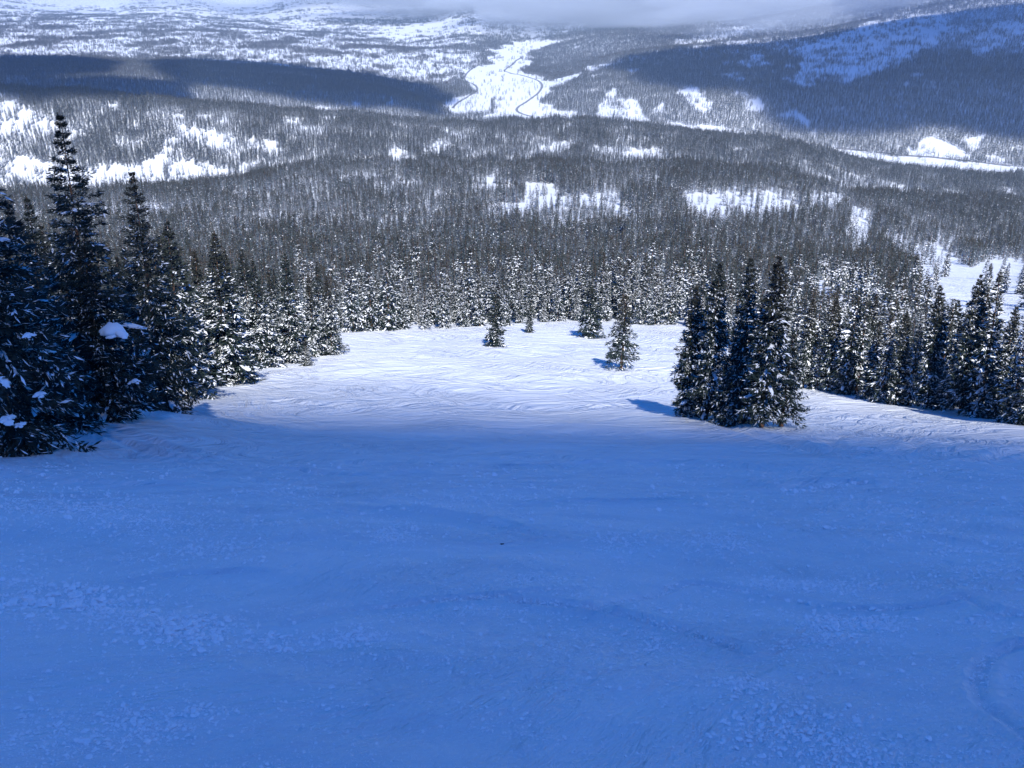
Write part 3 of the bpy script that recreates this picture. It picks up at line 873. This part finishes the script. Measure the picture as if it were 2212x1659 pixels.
is_solo[np.nonzero(P[:, 1] < 420)[0][solo]] = True
ORD = 'first second third fourth fifth sixth seventh eighth ninth tenth eleventh twelfth thirteenth fourteenth fifteenth sixteenth seventeenth eighteenth nineteenth twentieth'.split()
ORD += ['twenty-' + q for q in ORD[:9]] + ['thirtieth'] + ['thirty-' + q for q in ORD[:9]] + ['fortieth'] + ['forty-' + q for q in ORD[:9]] + ['fiftieth'] + ['fifty-' + q for q in ORD[:9]]
count = {}
for i in sorted(solo, key=lambda q: cand[q][1]):
    x, y, h = cand[i]
    t = x / y
    side_ = 'shade' if t < -0.19 and y < 190 else 'clump' if t > 0.16 else 'far'
    best = min((a for a in ANCHORS if a[1] == side_), key=lambda a: abs(a[0] - t))
    count[best[2]] = count.get(best[2], 0) + 1
    nth = ORD[count[best[2]] - 1]
    if side_ == 'shade':
        lab = 'snow-dusted spruce, %s one back behind the %s' % (nth, best[2]); grp = 'spruces in the wood behind the shaded edge'
        kd = random.choice(left_full)
    elif side_ == 'clump':
        lab = 'narrow spruce top, %s one back behind the %s' % (nth, best[2]); grp = 'spruces in the wood past the clump'
        kd = random.choice(edge + slim) if y < 150 else random.choice(small_kinds)
    else:
        lab = 'frosted spruce, %s one back behind the %s' % (nth, best[2]); grp = 'spruces behind the far treeline'
        kd = random.choice(edge) if y < 260 else random.choice(small_kinds)
    place_spruce(kd, float(x), float(y), float(h), lab, grp, 1.0 + random.uniform(-0.1, 0.15))
P = P[~is_solo]

# ------------------------------------------------------------------ the mass of the forest
mid_src = [joined_spruces('forest_spruce', [(0, 0, 1.0 / 12, dict(seed=200 + i, H=12, R=0.95 + 0.16 * (i % 3), base=0.03, nb=64, ns=5, sl=0.8, sw=0.45, snow=0.08, pads=0, power=0.75, lumps=0.3, snow_top=0.5, trunk_r=0.14))]) for i in range(6)]
far_src = [joined_spruces('forest_spruce', [(0, 0, 1.0 / 12, dict(seed=230 + i, H=12, R=1.3, base=0.02, nb=26, ns=3, sl=1.5, sw=0.8, snow=0.04, pads=0, power=0.7, lumps=0.3, snow_top=0.45))]) for i in range(3)]
def clump(seed, n, spread):
    g = np.random.default_rng(seed)
    return joined_spruces('forest_spruce', [(g.uniform(-spread, spread), g.uniform(-spread, spread), (0.7 + 0.5 * g.random()) / 12, dict(seed=seed * 7 + j, H=12, R=1.5, base=0.02, nb=14, ns=3, sl=2.0, sw=1.2, snow=0.03, pads=0, power=0.7, lumps=0.3, snow_top=0.45)) for j in range(n)])
cl_src = [clump(300 + i, 4, 0.6) for i in range(3)]
cl2_src = [clump(320 + i, 14, 1.25) for i in range(3)]

def instancer(name, pts, rots, scales, idx, sources, **props):
    me = bpy.data.meshes.new(name)
    me.vertices.add(len(pts)); me.vertices.foreach_set('co', np.asarray(pts, np.float32).ravel())
    a = me.attributes.new('spin', 'FLOAT_VECTOR', 'POINT'); a.data.foreach_set('vector', np.asarray(rots, np.float32).ravel())
    a = me.attributes.new('size', 'FLOAT_VECTOR', 'POINT'); a.data.foreach_set('vector', np.asarray(scales, np.float32).ravel())
    a = me.attributes.new('which', 'INT', 'POINT'); a.data.foreach_set('value', np.asarray(idx, np.int32))
    o = add_obj(name, me, **props)
    g = bpy.data.node_groups.new(name, 'GeometryNodeTree')
    g.interface.new_socket('Geometry', in_out='INPUT', socket_type='NodeSocketGeometry')
    g.interface.new_socket('Geometry', in_out='OUTPUT', socket_type='NodeSocketGeometry')
    n, l = g.nodes, g.links
    gi = n.new('NodeGroupInput'); go = n.new('NodeGroupOutput')
    ip = n.new('GeometryNodeInstanceOnPoints'); jn = n.new('GeometryNodeJoinGeometry')
    for s in reversed(sources):      # joined instances are numbered from the last link
        oi = n.new('GeometryNodeObjectInfo'); oi.inputs['Object'].default_value = s
        ti = n.new('GeometryNodeGeometryToInstance')
        l.new(oi.outputs['Geometry'], ti.inputs[0]); l.new(ti.outputs[0], jn.inputs[0])
    def attr(nm, ty):
        q = n.new('GeometryNodeInputNamedAttribute'); q.data_type = ty; q.inputs['Name'].default_value = nm
        return q.outputs['Attribute']
    l.new(gi.outputs[0], ip.inputs['Points']); l.new(jn.outputs[0], ip.inputs['Instance'])
    ip.inputs['Pick Instance'].default_value = True
    l.new(attr('which', 'INT'), ip.inputs['Instance Index'])
    er = n.new('FunctionNodeEulerToRotation')
    l.new(attr('spin', 'FLOAT_VECTOR'), er.inputs[0]); l.new(er.outputs[0], ip.inputs['Rotation'])
    l.new(attr('size', 'FLOAT_VECTOR'), ip.inputs['Scale'])
    l.new(ip.outputs[0], go.inputs[0])
    md = o.modifiers.new('spread', 'NODES'); md.node_group = g
    return o

pts, rot, sca, idx = [], [], [], []
def add_forest(X, Y, H, i0, n, wide):
    m = len(X)
    pts.append(np.stack([X, Y, ground(X, Y) - 0.1], 1))
    r = rng.normal(0, 0.02, (m, 3)); r[:, 2] = rng.uniform(0, 6.28, m); rot.append(r)
    w = H * wide * rng.uniform(0.85, 1.15, m)
    sca.append(np.stack([w, w, H], 1)); idx.append(rng.integers(i0, i0 + n, m))
add_forest(P[:, 0], P[:, 1], P[:, 2], 0, 6, 1.0)
srcs = mid_src + far_src + cl_src + cl2_src
for (kind_, X, Y, Ht) in FAR:
    i0, n_ = {1: (6, 3), 2: (9, 3), 3: (12, 3)}[kind_]
    add_forest(X, Y, Ht, i0, n_, {1: 1.0, 2: 1.0, 3: 1.0}[kind_])
instancer('conifer_forest', np.concatenate(pts), np.concatenate(rot), np.concatenate(sca), np.concatenate(idx), srcs,
          kind='stuff', label='snow-dusted conifer forest covering the hills down to the valley', category='forest')
print('forest trees', sum(len(p) for p in pts), [len(p) for p in pts], 'solo', len(solo), 'taken', len(taken))

# ------------------------------------------------------------------ snow crumbs on the run
def lump_mesh(seed):
    g = np.random.default_rng(seed)
    import bmesh
    bm = bmesh.new()
    bmesh.ops.create_icosphere(bm, subdivisions=2, radius=1.0)
    co = np.array([v.co[:] for v in bm.verts])
    k = g.normal(0, 1, (7, 3)); k /= np.linalg.norm(k, axis=1)[:, None]
    for v, c in zip(bm.verts, co):
        s = 1.0
        for q in k:
            d = float(c @ q)
            if d > 0.55: s -= (d - 0.55) * 0.7          # flattened facets
        s += g.normal(0, 0.05)
        v.co = (c[0] * s, c[1] * s * 0.85, c[2] * s * 0.7)
    me = bpy.data.meshes.new('snow_crumb')
    bm.to_mesh(me); bm.free()
    me.materials.append(M_CRUMB)
    return bpy.data.objects.new('snow_crumb', me)
lumps = [lump_mesh(i) for i in range(5)]
PATCH = [  # grid centre, half-width, half-height, number, largest size in grid px
    (140, 1085, 190, 25, 500, 9), (330, 1130, 180, 30, 700, 9), (480, 1175, 120, 18, 260, 10), (200, 1290, 90, 30, 170, 22), (60, 1300, 80, 40, 120, 22),
    (380, 1360, 110, 40, 260, 22), (300, 1330, 160, 40, 260, 14), (760, 1380, 90, 20, 220, 15), (580, 1390, 40, 22, 60, 20), (850, 1160, 60, 28, 380, 9),
    (1060, 1080, 160, 20, 260, 7), (640, 1065, 120, 16, 300, 7), (450, 1530, 70, 12, 60, 18), (80, 1550, 80, 40, 120, 18), (310, 1560, 110, 35, 200, 18), (220, 1600, 120, 40, 120, 18),
    (1330, 1180, 60, 30, 300, 9), (1560, 1170, 90, 22, 380, 8), (1700, 1260, 190, 22, 700, 11), (1890, 1345, 60, 22, 260, 13), (1790, 1355, 60, 30, 300, 14),
    (1250, 1290, 260, 60, 500, 9), (1420, 1380, 160, 50, 420, 9), (1600, 1480, 60, 20, 160, 16), (1700, 1580, 130, 60, 420, 19), (1850, 1630, 110, 40, 260, 17),
    (2100, 1240, 120, 30, 260, 8), (1000, 1300, 220, 25, 420, 9), (900, 1420, 120, 50, 160, 12), (1140, 1250, 50, 12, 180, 8), (1160, 1420, 160, 40, 260, 9), (2150, 1430, 80, 60, 160, 9),
]
U, Vv, Sz = [], [], []
for (u, v, a, b, nn, mx) in PATCH:
    nn = int(nn * 1.8)
    U.append(u + rng.normal(0, 0.6, nn) * a); Vv.append(v + rng.normal(0, 0.6, nn) * b); Sz.append(mx * np.clip(rng.exponential(0.26, nn) + 0.12, 0, 1.2))
for _ in range(70):
    nn = int(rng.integers(20, 110)); u, v = rng.uniform(-50, 2260), rng.uniform(1040, 1640)
    U.append(u + rng.normal(0, 0.6, nn) * rng.uniform(50, 200)); Vv.append(v + rng.normal(0, 0.6, nn) * rng.uniform(5, 22) + (U[-1] - u) * rng.uniform(-0.12, 0.12)); Sz.append(rng.uniform(7, 14) * np.clip(rng.exponential(0.3, nn) + 0.12, 0, 1.2))
nn = 42000
U.append(rng.uniform(-150, 2360, nn)); Vv.append(1000 + 760 * rng.random(nn) ** 1.0); Sz.append(2.0 + rng.exponential(1.8, nn) * (0.5 + vnoise(U[-1] / 120, Vv[-1] / 40, 5)))
U = np.concatenate(U); Vv = np.concatenate(Vv); Sz = np.concatenate(Sz)
# spots on the slope under those places
tt, ff = ray(U, Vv)
gy = np.exp(np.linspace(math.log(2.5), math.log(90), 600))
Yc = np.zeros(len(U))
los = np.zeros((len(U),), bool)
for q in range(len(gy)):
    hit = ~los & (ground(tt * gy[q], np.full(len(U), gy[q]), False) > CAM_H - ff * gy[q])
    Yc[hit] = gy[q] * (1 - rng.random(int(hit.sum())) * 0.006); los |= hit
k = los & (Yc > 3)
X_, Y_, S_ = tt[k] * Yc[k], Yc[k], Sz[k]
dist = np.sqrt(X_ ** 2 + Y_ ** 2 * 1.18)
rad = np.minimum(S_ * K / F * dist * 0.5, 0.14)
Zc = ground(X_, Y_) + rad * 0.15
m = len(X_)
instancer('snow_crumbs', np.stack([X_, Y_, Zc], 1), rng.uniform(0, 6.28, (m, 3)) * np.array([0.06, 0.06, 1]), (rad[:, None] * rng.uniform(0.75, 1.25, (m, 3))), rng.integers(0, 5, m), lumps,
          kind='stuff', label='loose crumbs of snow scattered over the shaded slope', category='snow')

# ------------------------------------------------------------------ dark scrap of wood on the snow
def scrap():
    x, y, z = [float(q[0]) for q in on_ground(1084, 1177)]
    s = y * K / F
    V, Fc = [], []
    prof = [(-6, 0, 0.2), (-4, 0.3, 1.6), (-1.5, 0.5, 2.2), (1, 0.7, 1.5), (3, 0.9, 1.1), (5, 0.7, 1.2), (6.2, 0.4, 0.3)]
    for (px, pz, r) in prof:
        for q in range(6):
            a = q * math.pi / 3
            V.append((px * s, math.cos(a) * r * s * 1.3 + 0.2 * px * s, pz * s + math.sin(a) * r * s + 0.6 * s))
    for j in range(len(prof) - 1):
        for q in range(6):
            Fc.append((j*6+q, j*6+(q+1) % 6, j*6+6+(q+1) % 6, j*6+6+q))
    Fc.append((0, 5, 4, 3, 2, 1)); e = len(V) - 6
    Fc.append(tuple(e + q for q in range(6)))
    m, n, l, b = new_mat('wet_bark'); b.inputs['Base Color'].default_value = (0.012, 0.010, 0.010, 1); b.inputs['Roughness'].default_value = 0.8
    me = bpy.data.meshes.new('bark_scrap'); me.from_pydata(V, [], Fc); me.materials.append(m)
    o = add_obj('bark_scrap', me, label='small black scrap of bark lying on the shaded snow', category='bark')
    o.location = (x, y, z)
scrap()

# ------------------------------------------------------------------ big snow lumps on the near boughs
def big_lumps():
    spots = [(242, 712, 27, 17, 50.5), (4, 820, 14, 13, 38.6), (14, 905, 22, 9, 38.2), (48, 915, 13, 6, 38.2), (90, 850, 15, 6, 38.6), (60, 722, 12, 5, 39), (290, 822, 11, 5, 50.4)]
    return spots
LUMPS = big_lumps()
M_LUMP = snow_plain('lump_snow', bump=0.05, scale=3)
near_trees = [o for o in bpy.data.objects if o.name.startswith('spruce_tree') and o.type == 'EMPTY'][:3]
import bmesh
bpy.context.view_layer.update()
for (u, v, a, b, yy) in LUMPS:
    t, f = ray(u, v)
    p = Vector((float(t) * yy, yy, CAM_H - float(f) * yy))
    host = near_trees[0] if u < 140 else near_trees[2]
    bm = bmesh.new()
    s = K / F * yy * 1.05
    g = np.random.default_rng(int(u * 3 + v))
    dome = u == 242
    blobs = [(0, 0, 0, 1.0)] + [(g.uniform(-0.9, 0.9), g.uniform(-0.9, 0.9), g.uniform(-0.5, 0.1), g.uniform(0.25, 0.6)) for _ in range(5 if dome else 7)]
    if not dome: blobs[0] = (0, 0, 0, 0.6)
    for (bx, by, bz, bs) in blobs:
        r0 = bmesh.ops.create_icosphere(bm, subdivisions=3, radius=1.0)
        for w in r0['verts']:
            c = w.co.copy()
            r = bs * (1 + (0.42 if dome else 0.6) * float(fbm(np.array([c.x * 1.8 + u + bx * 9]), np.array([c.y * 1.6 + c.z * 1.1]), 3, 3)[0]))
            zz = c.z * r
            if c.z < 0: zz *= 0.4
            X0, Y0 = c.x * r + bx, c.y * r + by
            w.co = (X0 * a * s, Y0 * a * s, (zz + bz - 0.35 * (X0 * X0 + Y0 * Y0)) * b * s)
    me = bpy.data.meshes.new('snow_lump'); bm.to_mesh(me); bm.free()
    me.polygons.foreach_set('use_smooth', np.full(len(me.polygons), True))
    me.materials.append(M_LUMP)
    o = add_obj('snow_lump', me, parent=host)
    o.matrix_parent_inverse = host.matrix_world.inverted()
    o.location = p

# ------------------------------------------------------------------ valley roads
def road(name, pts, width, src=True):
    q = 2212 / 2240 if src else 1.0
    x, y, z = on_ground([p[0] * q for p in pts], [p[1] * q for p in pts])
    # smooth the centre line
    d = np.concatenate([[0], np.cumsum(np.hypot(np.diff(x), np.diff(y)))])
    n = max(int(d[-1] / 15), 20)
    s = np.linspace(0, d[-1], n)
    X = np.interp(s, d, x); Y = np.interp(s, d, y)
    kk = np.ones(9) / 9
    for _ in range(3):
        X = np.concatenate([X[:1].repeat(4), X, X[-1:].repeat(4)]); X = np.convolve(X, kk, 'valid')
        Y = np.concatenate([Y[:1].repeat(4), Y, Y[-1:].repeat(4)]); Y = np.convolve(Y, kk, 'valid')
    tx, ty = np.gradient(X), np.gradient(Y); L = np.hypot(tx, ty) + 1e-6
    nx, ny = -ty / L, tx / L
    V, Fc = [], []
    top = np.max([ground(X + nx * w, Y + ny * w) for w in (-width, 0, width)], axis=0) + 0.7
    top = np.convolve(np.concatenate([top[:1].repeat(4), top, top[-1:].repeat(4)]), kk, 'valid')
    for w, dz in ((-width * 0.5 - 3, -6), (-width * 0.5, 0), (width * 0.5, 0), (width * 0.5 + 3, -6)):
        V.append(np.stack([X + nx * w, Y + ny * w, top + dz], 1))
    V = np.concatenate(V)
    for c_ in range(3):
        for i in range(n - 1):
            Fc.append((c_*n+i, c_*n+i+1, (c_+1)*n+i+1, (c_+1)*n+i))
    me = bpy.data.meshes.new(name); me.from_pydata(V.tolist(), [], Fc); me.materials.append(M_ROAD)
    return add_obj(name, me, kind='structure')
road('valley_road', [(987, 240), (1007, 220), (1033, 207), (1046, 198), (1043, 188), (1014, 176), (1018, 164), (1038, 147), (1063, 134), (1104, 124)], 9)
road('valley_road', [(1180, 258), (1150, 253), (1125, 245), (1130, 235), (1150, 225), (1176, 207), (1188, 190), (1181, 177), (1150, 167), (1118, 160), (1099, 157), (1120, 142), (1145, 124)], 9)
road('valley_road', [(1805, 321), (1890, 331), (1981, 342), (2082, 349), (2158, 357), (2245, 367)], 14)
road('valley_road', [(1890, 354), (1981, 364), (2107, 377)], 10)

# ------------------------------------------------------------------ clouds that shade parts of the land
M_CLOUD = volume_mat('cloud_vapour', (0.95, 0.96, 1, 1), 0.03, 0.3)
def cloud(X, Y, TAU, H):
    """flat cloud of varying thickness floating where the sun throws its shadow on the land at X, Y"""
    Z = ground(X, Y, False)
    k = (H - Z) / S_DIR.z
    cx = X + S_DIR.x * k; cy = Y + S_DIR.y * k
    th = np.maximum(TAU, 0.0) / 0.03 * S_DIR.z + 0.2
    nr, nc = X.shape
    top = np.stack([cx, cy, H + th * 0.7], -1).reshape(-1, 3); bot = np.stack([cx, cy, H - th * 0.3], -1).reshape(-1, 3)
    idx = np.arange(nr * nc).reshape(nr, nc); N = nr * nc
    q = np.stack([idx[:-1, :-1], idx[:-1, 1:], idx[1:, 1:], idx[1:, :-1]], -1).reshape(-1, 4)
    ring = np.concatenate([idx[0, :], idx[1:, -1], idx[-1, -2::-1], idx[-2:0:-1, 0]])
    nx_ = np.roll(ring, -1)
    sidef = np.stack([ring, ring + N, nx_ + N, nx_], -1)
    Fc = np.concatenate([q, q[:, ::-1] + N, sidef])
    me = mesh_from('cloud', np.concatenate([top, bot]), Fc, np.full(len(Fc), 4), [M_CLOUD], smooth=False)
    return add_obj('cloud', me, kind='stuff', label='flat white cloud drifting above the mountains', category='cloud')
gx, gyy = np.meshgrid(np.linspace(-380, 380, 70), np.concatenate([np.linspace(-420, -40, 14), np.linspace(-25, 260, 70)]))
shift = fbm(gx / 60, gyy / 60, 71, 3) * 14 + np.interp(gx, [-60, -25, 0, 20, 40, 80], [4, 4, 0, 10, 20, 24])
e_ = gyy + shift
tau = 4.2 * np.clip((108 - e_) / 103, 0, 1.0) ** 2.0
tau *= sstep(-420, -360, gyy) * (1 - sstep(300, 375, np.abs(gx)))
cloud(gx, gyy, tau, 2300)

def cloud_over(poly, H, soft, strength=3.5, n=70, size=300):
    px, py, pz = on_ground([p[0] for p in poly], [p[1] for p in poly])
    w = [(a, b) for a, b in zip(px, py)]
    m_ = soft * 1.3
    gx, gy_ = np.meshgrid(np.linspace(px.min() - m_, px.max() + m_, n), np.linspace(py.min() - m_, py.max() + m_, n))
    wx = gx + fbm(gx / size, gy_ / size, 81, 4) * soft * 0.9; wy = gy_ + fbm(gx / size + 9, gy_ / size, 82, 4) * soft * 0.9
    dmin = np.full(gx.shape, 1e9)
    for i in range(len(w)):
        (x1, y1), (x2, y2) = w[i], w[(i + 1) % len(w)]
        L2 = (x2 - x1) ** 2 + (y2 - y1) ** 2 + 1e-9
        q = np.clip(((wx - x1) * (x2 - x1) + (wy - y1) * (y2 - y1)) / L2, 0, 1)
        dmin = np.minimum(dmin, np.hypot(wx - x1 - q * (x2 - x1), wy - y1 - q * (y2 - y1)))
    ins = inpoly(wx, wy, w)
    sd_ = np.where(ins, dmin, -dmin)
    edge_ = np.minimum(np.minimum(np.arange(n)[None, :], n - 1 - np.arange(n)[None, :]), np.minimum(np.arange(n)[:, None], n - 1 - np.arange(n)[:, None]))
    tau_ = strength * sstep(-soft * 0.3, soft * 0.7, sd_) * np.minimum(edge_ / 3, 1)
    cloud(gx, gy_, tau_, H)
cloud_over([(325, 140), (420, 128), (600, 138), (780, 158), (940, 184), (985, 215), (960, 246), (800, 238), (640, 218), (520, 200), (380, 186)], 2400, 85, 4.2)
cloud_over([(-60, 122), (140, 124), (280, 140), (230, 160), (60, 172), (-60, 172)], 2450, 80, 4.2)
cloud_over([(-60, 174), (180, 168), (390, 182), (430, 210), (300, 222), (100, 216), (-60, 208)], 2430, 80, 4.2)
cloud_over([(1290, 150), (1400, 178), (1560, 195), (1640, 245), (1700, 290), (1860, 296), (2020, 280), (2230, 310), (2600, 330), (2600, 30), (2230, 8), (1960, 40), (1700, 84), (1480, 104), (1360, 124)], 2500, 150, 2.9, 100, 500)

# ------------------------------------------------------------------ air and mist
def closed_box(name, lo_, hi_, mat, **props):
    V = [(x, y, z) for z in (lo_[2], hi_[2]) for y in (lo_[1], hi_[1]) for x in (lo_[0], hi_[0])]
    Fc = [(0, 2, 3, 1), (4, 5, 7, 6), (0, 1, 5, 4), (2, 6, 7, 3), (0, 4, 6, 2), (1, 3, 7, 5)]
    me = bpy.data.meshes.new(name); me.from_pydata(V, [], Fc); me.materials.append(mat)
    return add_obj(name, me, **props)
zmin = float(min(ground(np.linspace(-40000, 40000, 300)[:, None] * np.ones((1, 300)), np.linspace(-44000, 44000, 300)[None, :] * np.ones((300, 1))).min(), -1200.0))
closed_box('haze', (-46000, -46000, zmin - 60), (46000, 46000, 90), volume_mat('haze_air', (0.52, 0.73, 1.0, 1), 4.5e-5, -0.1), kind='stuff', label='pale blue haze over the valley', category='haze')

M_MIST = [volume_mat('mist_air', (0.76, 0.85, 1.0, 1), d, -0.3) for d in (1.6e-3, 7.0e-4, 3.0e-4)]
def mist(u, v, y, rx, ry, rz, k):
    """low cloud hanging on the mountains: a soft closed body of thin vapour"""
    t, f = ray(u, v)
    bm = bmesh.new()
    bmesh.ops.create_icosphere(bm, subdivisions=4, radius=1.0)
    co = np.array([w.co[:] for w in bm.verts])
    r = 1 + 0.6 * fbm(co[:, 0] * 1.7 + u, co[:, 1] * 1.7 + co[:, 2] * 2.3, 5, 4)
    for w, q, c in zip(bm.verts, r, co):
        w.co = (c[0] * rx * q, c[1] * ry * q, c[2] * rz * q)
    me = bpy.data.meshes.new('mist'); bm.to_mesh(me); bm.free(); me.materials.append(M_MIST[k])
    o = add_obj('mist', me, kind='stuff', label='pale mist hanging over the far mountainside', category='mist')
    o.location = (float(t) * y, y, CAM_H - float(f) * y)
mist(1480, -30, 9000, 1900, 1100, 330, 0)
mist(1250, -40, 11500, 2600, 1100, 330, 0)
mist(1760, 20, 5300, 520, 300, 170, 2)
mist(2080, -20, 4900, 520, 300, 210, 1)
mist(1000, -70, 14000, 4000, 1200, 420, 1)
mist(300, -60, 13000, 3500, 1200, 300, 2)
mist(1330, 50, 8300, 700, 500, 170, 2)
mist(1560, 45, 6900, 600, 300, 110, 1)
mist(1180, 20, 10200, 600, 400, 150, 2)
mist(1900, 30, 5000, 260, 160, 90, 2)
mist(1750, 12, 6700, 900, 420, 170, 0)
mist(2120, -30, 6500, 700, 400, 210, 0)
